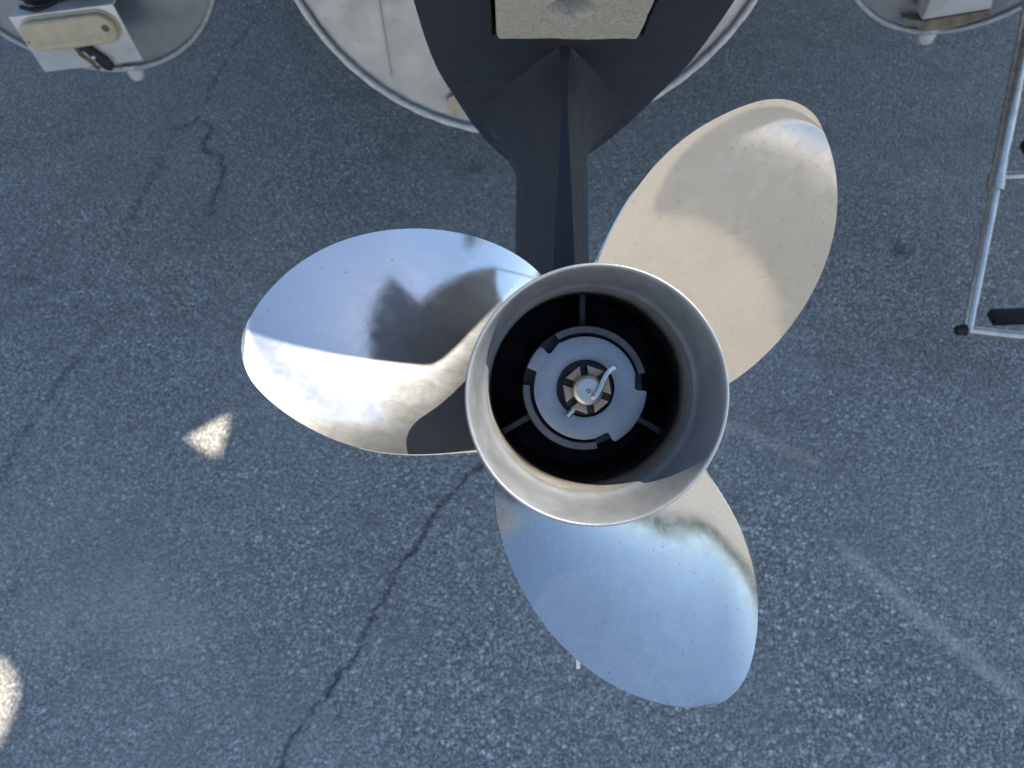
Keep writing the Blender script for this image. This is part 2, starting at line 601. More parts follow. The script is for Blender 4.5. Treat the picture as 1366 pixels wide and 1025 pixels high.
    me.loops.foreach_set('vertex_index', Fq.ravel().astype(np.int32))
    me.polygons.add(len(Fq))
    me.polygons.foreach_set('loop_start', np.arange(0, Fq.size, 4, dtype=np.int32))
    me.update(calc_edges=True)
    me.polygons.foreach_set('use_smooth', np.ones(len(Fq), dtype=bool))
    ca = me.color_attributes.new('wear_caustic', 'FLOAT_COLOR', 'POINT')
    ca.data.foreach_set('color', np.stack([dark, caustic_scuff, oil, np.ones_like(dark)], -1).ravel().astype(np.float32))
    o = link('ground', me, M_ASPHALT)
    o['kind'] = 'structure'
    o['label'] = 'cracked blue grey asphalt ground under the boat'
    return o


build_ground()


def grit():
    v, f = [], []
    r_ = random.Random(11)
    for _ in range(150):
        x, y = r_.uniform(-1.9, 1.9), r_.uniform(0.15, 2.9)
        s_ = r_.uniform(0.0012, 0.0032) * (1.8 if r_.random() < 0.1 else 1)
        n0 = len(v)
        for a, b, c in ((1, 0, 0), (-1, 0, 0), (0, 1, 0), (0, -1, 0), (0, 0, 0.8), (0, 0, -0.8)):
            v.append((x + s_ * (a + r_.uniform(-.4, .4)), y + s_ * (b + r_.uniform(-.4, .4)), 0.0015 + s_ * (c + r_.uniform(-.2, .2))))
        for a, b in ((0, 2), (2, 1), (1, 3), (3, 0)):
            f += [(n0 + a, n0 + b, n0 + 4), (n0 + b, n0 + a, n0 + 5)]
    me = bpy.data.meshes.new('grit')
    me.from_pydata(v, [], f)
    o = link('grit', me, simple('loose_grit', (0.34, 0.32, 0.28), 0, 0.8, 0.7, 3.0))
    o['kind'] = 'stuff'
    o['label'] = 'loose grit scattered over the asphalt'


grit()

# ------------------------------------------------------------------ pontoon boat
BX = 0.055
boat = empty('pontoon_boat', Matrix.Translation((BX, 1.6, 0.5)), 'silver aluminium pontoon boat hull with round tube ends behind the motor', 'boat')
BINV = Matrix.Translation((-BX, -1.6, -0.5))


def to_boat(p):
    return BINV @ Vector(p)


def tube_shell(cx, cz, r, y0, y1, n=72, zmax=None):
    """round tube along y with a slightly recessed end plate and a rolled lip"""
    g = Geo()
    prof = [(r - 0.012, y0 + 0.006), (r - 0.010, y0 - 0.001), (r - 0.004, y0 - 0.004), (r, y0), (r, y0 + 0.02), (r, y0 + 0.1), (r, y1 - min(0.6, 0.25 * (y1 - y0))), (r * 0.55, y1)]
    v, f = [], []
    k = len(prof)
    for i in range(n):
        a = 2 * math.pi * i / n
        for rr, yy in prof:
            z = cz + rr * math.sin(a)
            if zmax is not None:
                z = min(z, zmax)
            v.append((cx + rr * math.cos(a), yy, z))
    for i in range(n):
        j = (i + 1) % n
        for q in range(k - 1):
            f.append((i * k + q, j * k + q, j * k + q + 1, i * k + q + 1))
    v.append((cx, y1 + 0.02, cz))
    for i in range(n):
        f.append((i * k + k - 1, ((i + 1) % n) * k + k - 1, len(v) - 1))
    return g.add([to_boat(p) for p in v], f)


def end_plate(cx, cz, r, y, n=72, zmax=None, dish=0.012):
    g = Geo()
    v, f = [], []
    rings = 8
    for q in range(rings + 1):
        rr = r * q / rings
        for i in range(n):
            a = 2 * math.pi * i / n
            z = cz + rr * math.sin(a)
            if zmax is not None:
                z = min(z, zmax)
            d = dish * (1 - (rr / r) ** 2) + 0.0025 * math.sin(6 * a + 2.2 * q) * (q / rings) * (1 - q / rings)
            v.append((cx + rr * math.cos(a), y - d, z))
    for q in range(rings):
        for i in range(n):
            j = (i + 1) % n
            f.append((q * n + i, q * n + j, (q + 1) * n + j, (q + 1) * n + i))
    return g.add([to_boat(p) for p in v], f)


PR = 0.302
for cx_, cz_ in ((-0.850, 0.802), (0.975, 0.816)):
    po = tube_shell(cx_, cz_, PR, 1.6, 7.0).make('pontoon', M_ALU, boat, 35)
    end_plate(cx_, cz_, PR - 0.011, 1.606).make('end_plate', M_ALU, po, 40)
    g = Geo()
    g.tube([(cx_ + (PR - 0.008) * math.cos(a), 1.600, cz_ + (PR - 0.008) * math.sin(a)) for a in np.linspace(0, 2 * math.pi, 73)], 0.005, 6, caps=False)
    g.v = [to_boat(p) for p in g.v]
    g.make('weld_bead', M_WELD, po, 60)
    g = Geo()
    px_ = cx_ + (0.02 if cx_ < 0 else -0.005)
    g.lathe([(0.0, -0.034), (0.010, -0.033), (0.016, -0.027), (0.018, -0.012), (0.022, 0.01)], 20, center=to_boat((px_, 1.616, cz_ - PR + 0.006)))
    g.make('keel_nub', M_NYLON, po, 40)

# centre tube under the deck
ct = tube_shell(0.043, 0.86, 0.30, 1.75, 6.6).make('centre_tube', M_ALU, boat, 35)
end_plate(0.043, 0.86, 0.289, 1.756).make('end_plate', M_ALU, ct, 40)
# centre motor pod, closer to the motor
PCX, PCZ, PRR = 0.043, 1.092, 0.3125
pod = tube_shell(PCX, PCZ, PRR, 0.95, 1.13, n=96, zmax=1.15).make('motor_pod', M_ALU, boat, 35)
end_plate(PCX, PCZ, PRR - 0.011, 0.953, n=96, zmax=1.149, dish=0.004).make('end_plate', M_ALU, pod, 40)
g = Geo()
arc = [a for a in np.linspace(math.pi - 0.15, 2 * math.pi + 0.15, 90)]
pts = []
for i, a in enumerate(arc):
    pts.append(to_boat((PCX + (PRR - 0.006) * math.cos(a), 0.948, PCZ + (PRR - 0.006) * math.sin(a))))
g.tube(pts, [0.0046 + 0.0005 * math.sin(i * 1.9) for i in range(len(pts))], 8)
g.make('weld_bead', M_WELD, pod, 60)
g = Geo()
s0, s1 = on_y(500, -30, 0.946), on_y(522, 108, 0.946)
g.tube([to_boat(s0.lerp(s1, t)) for t in np.linspace(0, 1, 8)], 0.0009, 6)
g.make('seam', M_ALU, pod, 60)
g = Geo()
c = on_y(606, 142, 0.945)
g.add([to_boat(c + Vector((0.010 * (1 + 0.3 * math.sin(3 * a)) * math.cos(a), 0, 0.017 * math.sin(a)))) for a in np.linspace(0, 2 * math.pi, 18, endpoint=False)], [tuple(range(18))])
g.make('rust_mark', M_STAIN, pod)

for xx in (0.17, 0.28):
    Geo().box(to_boat((xx, 1.47, 1.11)), (0.06, 0.8, 0.05)).make('pod_brace', M_ALU, pod, 30, 0.004)
# deck on top of the tubes
g = Geo().box(to_boat((BX, 4.4, 1.175)), (2.56, 5.6, 0.05))
dk = g.make('deck', M_CARPET, boat, 30, 0.006)
g = Geo()
for x0 in (-1.0, 1.0):
    g.box(to_boat((BX + x0 * 1.29, 4.4, 1.165)), (0.03, 5.64, 0.09))
g.box(to_boat((BX, 1.585, 1.165)), (2.55, 0.03, 0.09))
g.make('deck_trim', M_DECK, dk, 30, 0.004)
for yy in np.arange(1.9, 7.0, 0.6):
    Geo().box(to_boat((BX, yy, 1.128)), (2.4, 0.06, 0.044)).make('cross_beam', M_ALU, dk, 30)

# fence panels and stern bench above the deck
M_PANEL = simple('cream_fence_panel', (0.55, 0.53, 0.48), 0, 0.4, 0.05, 6)
M_VINYL = simple('tan_vinyl', (0.42, 0.36, 0.28), 0, 0.5, 0.08, 12)
for xx in (-1.2, 1.2):
    Geo().box(to_boat((BX + xx, 4.4, 1.60)), (0.03, 5.3, 0.74)).make('fence_panel', M_PANEL, dk, 30, 0.004)
    Geo().tube([to_boat((BX + xx, 1.76, 2.0)), to_boat((BX + xx, 7.0, 2.0))], 0.018, 12).make('fence_rail', M_TUBE, dk, 40)
Geo().box(to_boat((BX, 1.80, 1.60)), (2.36, 0.03, 0.74)).make('fence_panel', M_PANEL, dk, 30, 0.004)
bn = Geo().box(to_boat((BX, 2.2, 1.42)), (2.3, 0.62, 0.40)).make('stern_bench', M_VINYL, dk, 30, 0.03)
Geo().box(to_boat((BX, 1.96, 1.86)), (2.3, 0.16, 0.46)).make('bench_back', M_VINYL, bn, 30, 0.04)

# unseen platforms either side of the motor, added to darken the ground
for x0, x1, y0 in ((-1.25, -0.36, 0.98), (0.50, 1.32, 1.16)):
    Geo().box(to_boat(((x0 + x1) / 2, (y0 + 1.565) / 2, 1.165)), (x1 - x0, 1.565 - y0, 0.04)).make('added_shade_platform', M_CARPET, dk, 30, 0.008)

# light bracket on the left tube: upright plate in front of the tube end
BY = 1.50
c00, c10, c11, c01 = (on_y(*p, BY) for p in ((14, 22), (152, 7), (189, 80), (57, 98)))
pc = (c00 + c10 + c11 + c01) / 4
ux = ((c10 - c00) + (c11 - c01)).normalized()
hw = ((c10 - c00).length + (c11 - c01).length) / 4
hh = ((c01 - c00).length + (c11 - c10).length) / 4
BRM = Matrix.Translation(to_boat(pc)) @ Matrix(((ux.x, 0, -ux.z, 0), (0, -1, 0, 0), (ux.z, 0, ux.x, 0), (0, 0, 0, 1))) 
# local axes: x along the plate, z up, y away from the camera is negative
BRM = Matrix.Translation(to_boat(pc)) @ Matrix.Rotation(-math.atan2(ux.z, ux.x), 4, 'Y')
g = Geo()
g.box(BRM @ Vector((0, 0.002, 0)), (2 * hw, 0.004, 2 * hh), BRM.to_3x3())
g.box(BRM @ Vector((0, 0.056, hh - 0.002)), (2 * hw, 0.104, 0.004), BRM.to_3x3())
g.box(BRM @ Vector((-hw + 0.002, 0.056, -0.006)), (0.004, 0.104, 2 * hh - 0.014), BRM.to_3x3())
br = g.make('light_bracket', M_ALU_CLEAN, boat, 30, 0.0012)
px = 2 * hw / 138.0


def plate_poly(poly, y0, y1):
    g = Geo()
    n = len(poly)
    v = [BRM @ Vector((x, y0, z)) for x, z in poly] + [BRM @ Vector((x, y1, z)) for x, z in poly]
    f = [tuple(range(n)), tuple(range(2 * n - 1, n - 1, -1))] + [(i, (i + 1) % n, n + (i + 1) % n, n + i) for i in range(n)]
    return g.add(v, f)


def stadium(cx, cz, L, H, n=14):
    r = H / 2
    out = []
    for s in (1, -1):
        for k in range(n + 1):
            a = -math.pi / 2 + math.pi * k / n
            out.append((cx + s * (L / 2 - r) + s * r * math.cos(a), cz + s * r * math.sin(a)))
    return out


LW, LH = hw * 1.82, hh * 1.02
lcx, lcz = hw * 0.0, hh * 0.36
lens = plate_poly(stadium(lcx, lcz, LW, LH), -0.0005, -0.018).make('lens', M_LENS, br, 30, 0.006, 3)
plate_poly(stadium(lcx, lcz, LW * 1.035, LH * 1.12), -0.0004, -0.004).make('lens_gasket', M_LENS, br, 30, 0.001)
for k, u in enumerate((-0.62, -0.42, -0.24, 0.16, 0.36, 0.56)):
    g = Geo()
    g.lathe([(0.0, 0.0005), (0.006, 0.0004), (0.0085, 0.0)], 16)
    T = BRM @ Matrix.Translation((lcx + u * LW / 2, -0.0182, lcz - LH * 0.16)) @ Matrix.Rotation(R(90), 4, 'X')
    g.v = [T @ p for p in g.v]
    g.make('led', M_LED, br, 40)
for u, zz, mt in ((0.80, 0.05, M_RUST), (-0.90, -0.1, M_RUST)):
    g = Geo()
    g.lathe([(0.0, 0.003), (0.005, 0.0026), (0.0075, 0.0)] if u > 0 else [(0.0, 0.002), (0.0022, 0.0)], 14)
    T = BRM @ Matrix.Translation((lcx + u * LW / 2, -0.0183, lcz + zz * LH)) @ Matrix.Rotation(R(90), 4, 'X')
    g.v = [T @ p for p in g.v]
    g.make('screw', mt, br, 40)
# rusty streak and black cable clip below the lens
bz = lcz - LH / 2
st = [(0.000, -0.006), (0.010, -0.010), (0.015, -0.026), (0.024, -0.038), (0.028, -0.060), (0.022, -0.062), (0.014, -0.042), (0.003, -0.026)]
plate_poly([(-0.018 + x, bz + z) for x, z in st], -0.0002, -0.0010).make('rust_streak', M_RUST, br)
cl = [(0.026, 0.002), (0.048, 0.004), (0.056, -0.012), (0.072, -0.034), (0.076, -0.050), (0.069, -0.060), (0.056, -0.056), (0.044, -0.030), (0.036, -0.012), (0.028, -0.010)]
clip = plate_poly([(-0.030 + x, bz + z) for x, z in cl], -0.0003, -0.013).make('cable_clip', M_RUBBER, br, 30, 0.003)
g = Geo().lathe([(0.0, 0.002), (0.004, 0.0)], 12)
T = BRM @ Matrix.Translation((0.018, -0.0131, bz - 0.026)) @ Matrix.Rotation(R(90), 4, 'X')
g.v = [T @ p for p in g.v]
g.make('screw', M_ALU_CLEAN, br, 40)
# wiring bundle lying on the bracket shelf
g = Geo()
for k in range(7):
    pts = []
    ph = random.random() * 6
    for t in np.linspace(0, 1, 26):
        x = -hw * 0.72 + t * hw * 1.35
        pts.append(BRM @ Vector((x, 0.028 + 0.02 * math.sin(5 * t + ph) + 0.006 * k, hh + 0.008 + 0.007 * (k % 4) + 0.006 * math.sin(9 * t + ph * 2))))
    g.tube(pts, 0.0045, 8)
g.make('wiring', M_RUBBER, br, 60)
Geo().box(BRM @ Vector((-hw * 0.05, 0.058, hh + 0.026)), (hw * 1.3, 0.05, 0.05), BRM.to_3x3()).make('junction_box', M_RUBBER, br, 30, 0.006)

# sensor bracket on the right tube
q = [on_y(*p, 1.545) for p in ((1262, -46), (1230, 27), (1322, 12), (1340, -56))]
g = Geo()
v = [to_boat(p) for p in q] + [to_boat(p + Vector((0, 0.05, 0))) for p in q]
g.add(v, [(0, 1, 2, 3), (7, 6, 5, 4), (0, 4, 5, 1), (1, 5, 6, 2), (2, 6, 7, 3), (3, 7, 4, 0)])
sb = g.make('sensor_bracket', M_ALU_CLEAN, boat, 30, 0.002)
q = [on_y(*p, 1.575) for p in ((1204, 24), (1222, 32), (1228, 42), (1262, 40), (1322, 22), (1320, 14), (1230, 29))]
g = Geo()
n = len(q)
v = [to_boat(p) for p in q] + [to_boat(p + Vector((0, 0.022, 0))) for p in q]
g.add(v, [tuple(range(n)), tuple(range(2 * n - 1, n - 1, -1))] + [(i, (i + 1) % n, n + (i + 1) % n, n + i) for i in range(n)])
g.make('rusty_ledge', M_LEDGE, sb, 30)

# ------------------------------------------------------------------ hub frame: z points aft out of the hub, y up the leg
HUB_C = Vector(((797 - CX) / F_PX * 0.36, -(529 - CY) / F_PX * 0.36, -0.36))
A_ = Vector((0.0052, -0.0604, 1.0)).normalized()
U_ = (Vector((0, 1, 0)) - A_ * A_.y).normalized()
X_ = U_.cross(A_)
HUB = CAM_M @ (Matrix.Translation(HUB_C) @ Matrix((X_, U_, A_)).transposed().to_4x4())

# ------------------------------------------------------------------ outboard motor
motor = empty('outboard_motor', HUB.copy(), 'black outboard motor lower unit tilted up behind the propeller', 'outboard motor')

# gearcase: leg, torpedo and skeg as one closed skin made of stacked foil sections
def foil(zt, zl, wmax, tw, zm=0.45, n=18):
    """half section points from blunt trailing edge zt to leading edge zl"""
    pts = []
    for i in range(n + 1):
        u = i / n
        z = zt + (zl - zt) * u
        if u < zm:
            wv = tw + (wmax - tw) * math.sin(u / zm * math.pi / 2) ** 1.1
        else:
            wv = wmax * math.sqrt(max(0.0, 1 - ((u - zm) / (1 - zm)) ** 2))
        pts.append((wv, z))
    return pts


def loft(sections):
    """sections: list of (y, half section)"""
    g = Geo()
    n = len(sections[0][1])
    rows = []
    for y, h in sections:
        row = [(w_, y, z) for w_, z in h] + [(-w_, y, z) for w_, z in reversed(h)]
        rows.append(row)
    k = len(rows[0])
    v = [p for r_ in rows for p in r_]
    f = []
    for i in range(len(rows) - 1):
        for q in range(k):
            q2 = (q + 1) % k
            f.append((i * k + q, i * k + q2, (i + 1) * k + q2, (i + 1) * k + q))
    f.append(tuple(range(k)))
    f.append(tuple((len(rows) - 1) * k + q for q in range(k - 1, -1, -1)))
    return g.add(v, f)


PY0 = 0.2416
secs = []
for y in np.r_[np.linspace(0.02, 0.16, 8), np.linspace(0.17, 0.18, 2), PY0 - 0.001 - 0.055 * (1 - np.sin(np.linspace(0.05, math.pi / 2, 16)))]:
    t = (y - 0.02) / 0.2185
    tw = 0.0085 - 0.0072 * sm(max(0, (y - 0.05)) / 0.189)
    tf = min(1.0, max(0, (y - (PY0 - 0.056)) / 0.055))
    fil = 1 - math.sqrt(max(0, 1 - tf * tf))
    secs.append((y, foil(-0.222 + 0.004 * t, -0.60 - 0.05 * t, 0.033 + 0.003 * (1 - t) + fil * 0.040, tw + fil * 0.004)))
    # the fillet never reaches past the plate above it
    if fil > 0:
        lim = lambda z: np.interp(-z, [0.2, 0.34, 0.4165, 0.50, 0.58, 0.64, 0.67], [0.090, 0.076, 0.066, 0.051, 0.032, 0.012, 0.002])
        secs[-1] = (y, [(min(w_, max(0.0, float(lim(z)))), z) for w_, z in secs[-1][1]])
leg = loft(secs).make('gearcase_leg', M_BLACK, motor, 32)
g = Geo()
prof = [(0.0, -0.125), (0.030, -0.125), (0.044, -0.128), (0.0485, -0.135), (0.052, -0.17), (0.054, -0.25), (0.053, -0.36), (0.047, -0.48), (0.034, -0.57), (0.018, -0.615), (0.0, -0.63)]
g.lathe(prof, 56)
g.make('gearcase_torpedo', M_BLACK, motor, 40)
secs = []
for y in np.linspace(-0.03, -0.190, 10):
    t = (-0.03 - y) / 0.16
    secs.append((y, foil(-0.19 + 0.03 * t, -0.50 + 0.20 * t, 0.009 - 0.004 * t, 0.0022)))
loft(secs).make('skeg', M_BLACK, motor, 32)
# paint worn off the skeg tip
g = Geo()
g.add([(0.0082, -0.187, -0.1575), (0.0050, -0.187, -0.1575), (0.0052, -0.2005, -0.158), (0.0078, -0.2005, -0.158), (0.0082, -0.187, -0.167), (0.0050, -0.187, -0.167), (0.0052, -0.2005, -0.166), (0.0078, -0.2005, -0.166)],
      [(0, 1, 2, 3), (7, 6, 5, 4), (0, 4, 5, 1), (2, 6, 7, 3), (1, 5, 6, 2), (0, 3, 7, 4)])
g.make('chipped_skeg_tip', M_GALV, motor)
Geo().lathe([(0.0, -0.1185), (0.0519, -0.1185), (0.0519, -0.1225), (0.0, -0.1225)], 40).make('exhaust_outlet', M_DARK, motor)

# anti-ventilation plate, seen from below
PY = 0.240
hwid = [(0.1010, 0.084), (0.0985, 0.0885), (0.095, 0.0908), (0.088, 0.0925), (0.076, 0.0935), (0.04, 0.0965), (-0.124, 0.1018), (-0.185, 0.1016), (-0.236, 0.1003), (-0.276, 0.0975), (-0.34, 0.0890), (-0.4165, 0.0790), (-0.50, 0.064), (-0.58, 0.043), (-0.64, 0.020), (-0.67, 0.0)]
zz = np.r_[np.linspace(0.101, 0.08, 10)[:-1], np.linspace(0.08, -0.67, 60)]
hz_ = np.interp(-zz, [-a for a, b in hwid], [b for a, b in hwid])
for _ in range(2):
    hz_[2:-2] = (hz_[1:-3] + hz_[2:-2] + hz_[3:-1]) / 3
bow = [(x, 0.1105 - 0.0095 * (x / 0.084) ** 2) for x in np.linspace(-0.076, 0.076, 17)]
poly = bow + [(x, z) for x, z in zip(hz_, zz)] + [(-x, z) for x, z in list(zip(hz_, zz))[-2::-1]]
# pocket for the anode is cut by building the plate with a hole
AZ0, AZ1, AW = -0.083, -0.196, 0.0500
bm = bmesh.new()
o_e = []
vo = [bm.verts.new((x, PY, z)) for x, z in poly]
hole = [(-AW - 0.003, AZ0 + 0.003), (AW + 0.003, AZ0 + 0.003), (AW + 0.003, AZ1 - 0.003), (-AW - 0.003, AZ1 - 0.003)]
vh = [bm.verts.new((x, PY, z)) for x, z in hole]
es = [bm.edges.new((vo[i], vo[(i + 1) % len(vo)])) for i in range(len(vo))] + [bm.edges.new((vh[i], vh[(i + 1) % 4])) for i in range(4)]
bmesh.ops.triangle_fill(bm, use_beauty=True, edges=es)
ret = bmesh.ops.extrude_face_region(bm, geom=bm.faces[:])
bmesh.ops.translate(bm, verts=[e for e in ret['geom'] if isinstance(e, bmesh.types.BMVert)], vec=(0, 0.011, 0))
bmesh.ops.recalc_face_normals(bm, faces=bm.faces)
eb = [e for e in bm.edges if len(e.link_faces) == 2 and e.calc_face_angle(0) > 1.0]
bmesh.ops.bevel(bm, geom=eb, offset=0.0022, segments=2, profile=0.5, affect='EDGES', clamp_overlap=True)
me = bpy.data.meshes.new('anti_ventilation_plate')
bm.to_mesh(me)
bm.free()
plate = link('anti_ventilation_plate', me, M_BLACK, motor, 30)
Geo().box((0, PY + 0.0240, (AZ0 + AZ1) / 2), (2 * AW + 0.05, 0.003, AZ0 - AZ1 + 0.05)).make('anode_pocket', M_DARK, plate)
g = Geo()
for sx in (-1, 1):
    g.box((sx * (AW + 0.014), PY + 0.0168, (AZ0 + AZ1) / 2), (0.016, 0.011, AZ0 - AZ1 + 0.05))
for zc in (AZ0 + 0.014, AZ1 - 0.014):
    g.box((0, PY + 0.0167, zc), (2 * AW + 0.011, 0.011, 0.016))
g.make('anode_surround', M_DARK, plate)


# sacrificial anode with a dished bolt hole
def anode():
    nx_, nz_ = 70, 80
    g = Geo()
    v, f = [], []
    hx, hz, hr = -0.002, -0.1430, 0.0145
    rc = 0.007
    for j in range(nz_ + 1):
        for i in range(nx_ + 1):
            x = -AW + 2 * AW * i / nx_
            z = AZ1 + (AZ0 - AZ1) * j / nz_
            # round the corners
            ex, ez = max(0, abs(x) - (AW - rc)), max(0, max(AZ1 + rc - z, z - (AZ0 - rc)))
            d = math.hypot(ex, ez)
            if ex > 0 and ez > 0 and d > rc:
                s = rc / d
                x = math.copysign(AW - rc + ex * s, x)
                z = (AZ1 + rc - ez * s) if z < (AZ0 + AZ1) / 2 else (AZ0 - rc + ez * s)
            edge = min(AW - abs(x), z - AZ1, AZ0 - z)
            y = PY - 0.004
            y += 0.003 * max(0, 1 - edge / 0.004) ** 2
            rh = math.hypot(x - hx, (z - hz))
            y += 0.017 * sm(min(1, max(0, (hr * 1.06 - rh) / (hr * 0.34))))
            y += 0.0006 * noise.noise((x * 60, z * 60, 0)) + 0.0004 * noise.noise((x * 210, z * 210, 3))
            v.append((x, y, z))
    for j in range(nz_):
        for i in range(nx_):
            a = j * (nx_ + 1) + i
            f.append((a, a + 1, a + nx_ + 2, a + nx_ + 1))
    n0 = len(v)
    bd = [i for i in range(nx_ + 1)] + [j * (nx_ + 1) + nx_ for j in range(1, nz_ + 1)] + [nz_ * (nx_ + 1) + i for i in range(nx_ - 1, -1, -1)] + [j * (nx_ + 1) for j in range(nz_ - 1, 0, -1)]
    for b_ in bd:
        v.append((v[b_][0], PY + 0.0215, v[b_][2]))
    m = len(bd)
    for i in range(m):
        f.append((bd[i], bd[(i + 1) % m], n0 + (i + 1) % m, n0 + i))
    f.append(tuple(n0 + i for i in range(m)))
    return g.add(v, f)


ano = anode().make('anode', M_ZINC, motor, 40)
ano['label'] = 'speckled grey zinc block with a dished bolt hole'

g = Geo()
g.lathe([(0.0, 0.0), (0.0085, 0.0), (0.0098, 0.0012)], 28)
g.v = [Matrix.Rotation(R(90), 4, 'X') @ p + Vector((-0.002, PY + 0.0118, -0.1430)) for p in g.v]
g.make('recess_shade_disc', M_SLEEVE, ano, 40)  # grey disc that paints in the shade of the dished hole
# upper leg, swivel bracket and cowling (above the picture)
secs = []
for y in np.linspace(0.250, 0.80, 8):
    t = (y - 0.250) / 0.55
    secs.append((y, foil(-0.25 + 0.03 * t, -0.62 + 0.02 * t, 0.055 + 0.03 * t, 0.02 + 0.02 * t)))
loft(secs).make('upper_leg', M_BLACK, motor, 32)
secs = []
for y, s in ((0.77, 0.72), (0.80, 0.88), (0.86, 0.98), (0.95, 1.0), (1.03, 0.97), (1.10, 0.86), (1.14, 0.66), (1.155, 0.40)):
    secs.append((y, foil(-0.34 + 0.20 * s, -0.34 - 0.14 * s, 0.15 * s, 0.09 * s, 0.4)))
loft(secs).make('cowling', M_BLACK2, motor, 50)
Geo().box((0, 0.53, -0.60), (0.15, 0.18, 0.08)).make('swivel_bracket', M_BLACK, motor, 30, 0.012)

# ------------------------------------------------------------------ propeller
prop = empty('propeller', HUB.copy(), 'polished stainless steel three blade propeller with wide open flared hub', 'propeller')
P_PITCH, P_A0, P_RK, P_TH0 = 0.4011, 0.0601, -0.2731, 0.84958
R0, R1 = 0.046, 0.1811
tab_r = np.array([0.046, 0.055, 0.065, 0.075, 0.0842, 0.0933, 0.1025, 0.1116, 0.1208, 0.130, 0.1391, 0.1483, 0.1574, 0.1665, 0.1757, 0.1795, 0.1811])
tab_L = np.array([0.060, 0.067, 0.0735, 0.0785, 0.0820, 0.0835, 0.0826, 0.0813, 0.0790, 0.0750, 0.0693, 0.0626, 0.0533, 0.0398, 0.0205, 0.0068, -0.0042])
tab_T = np.array([-0.036, -0.040, -0.0438, -0.0468, -0.0494, -0.0512, -0.0525, -0.0529, -0.0525, -0.0513, -0.0489, -0.0454, -0.0404, -0.0340, -0.0246, -0.0155, -0.0042])
u_of = lambda r: np.arcsin(np.clip((r - R0) / (R1 - R0), 0, 1))
cL = np.polyfit(u_of(tab_r), tab_L, 7, w=np.r_[np.ones(16), 6])
cT = np.polyfit(u_of(tab_r), tab_T, 7, w=np.r_[np.ones(16), 6])


def blade_mesh():
    NU, NS = 64, 44
    face, back = [], []
    us = np.linspace(0, 1, NU + 1)
    us = (1 - (1 - us) ** 1.25) * (math.pi / 2)
    for iu, u in enumerate(us):
        r = R0 + (R1 - R0) * math.sin(u)
        aL, aT = np.polyval(cL, u), np.polyval(cT, u)
        if iu == NU:
            mid = (aL + aT) / 2
            aL, aT = mid + 0.0003, mid - 0.0003
        for js in range(NS + 1):
            s = js / NS
            s = 0.5 - 0.5 * math.cos(math.pi * s)           # finer at both edges
            arc = aT + (aL - aT) * s
            phi = arc / r
            a = P_A0 + P_PITCH / (2 * math.pi) * phi + P_RK * (r - 0.12)
            th = -phi
            # cup along the trailing edge and a soft camber
            dT = (arc - aT)
            a -= 0.0020 * max(0, 1 - dT / 0.016) ** 2 * sm(min(1, max(0, (r - 0.07) / 0.04)))
            # fillet into the hub
            a -= 0.006 * math.exp(-max(0, r - 0.052) / 0.006)
            face.append((r * math.cos(th), r * math.sin(th), -a, r, s, phi))
    n = (NU + 1) * (NS + 1)
    k = NS + 1
    Vf = np.array([p[:3] for p in face]).reshape(NU + 1, k, 3)
    # normal of the helicoid
    rad = np.hypot(Vf[..., 0], Vf[..., 1])
    er = np.stack([Vf[..., 0] / rad, Vf[..., 1] / rad, 0 * rad], -1)
    et = np.stack([-er[..., 1], er[..., 0], 0 * rad], -1)
    N = np.array([0, 0, 1.0]) + P_RK * er - (P_PITCH / (2 * math.pi) / rad)[..., None] * et
    N /= np.linalg.norm(N, axis=2, keepdims=True)
    rr = np.array([p[3] for p in face]).reshape(NU + 1, k)
    ss = np.array([p[4] for p in face]).reshape(NU + 1, k)
    tm = 0.0085 * (1 - (rr - R0) / (R1 - R0)) ** 1.1 + 0.0018
    tip = np.clip((R1 - rr) / 0.012, 0, 1)
    th = 0.0011 + tm * np.power(np.clip(4 * ss * (1 - ss), 0, 1), 0.7) * tip
    th[:, :] += 0.010 * np.exp(-np.maximum(0, rr - 0.050) / 0.0065)
    Vb = Vf - N * th[..., None]
    for G_ in (Vf, Vb):
        rad = np.hypot(G_[..., 0], G_[..., 1])
        wall = np.interp(G_[..., 2], [-0.13, -0.06, -0.0384, -0.028, -0.014, -0.004, 0.0], [0.0532, 0.0537, 0.0546, 0.0558, 0.0583, 0.0612, 0.0619])
        k_ = np.maximum(1.0, wall / rad)
        G_[..., 0] *= k_
        G_[..., 1] *= k_
    V = [tuple(p) for p in Vf.reshape(-1, 3)] + [tuple(p) for p in Vb.reshape(-1, 3)]
    Fs = []
    for i in range(NU):
        for j in range(NS):
            a = i * k + j
            Fs.append((a, a + 1, a + k + 1, a + k))
            Fs.append((n + a, n + a + k, n + a + k + 1, n + a + 1))
    bd = [j for j in range(k)] + [i * k + NS for i in range(1, NU + 1)] + [NU * k + j for j in range(NS - 1, -1, -1)] + [i * k for i in range(NU - 1, 0, -1)]
    m = len(bd)
    for i in range(m):
        a, b = bd[i], bd[(i + 1) % m]
        Fs.append((a, b, n + b, n + a))
    return V, Fs


V, Fs = blade_mesh()
b0 = obj('blade', V, Fs, M_BLADES[0], prop, 38)
blabels = ['upper right blade reflecting warm sunlit ground', 'left blade with a glaring sunlit lower half', 'lower blade reflecting pale blue sky']
for k in range(3):
    o = b0 if k == 0 else b0.copy()
    if k:
        COL.objects.link(o)
        o.parent = prop
    o.rotation_euler = (0, 0, P_TH0 + k * 2 * math.pi / 3)
    o['label'] = blabels[k]
    o.material_slots[0].link = 'OBJECT'
    o.material_slots[0].material = M_BLADES[k]

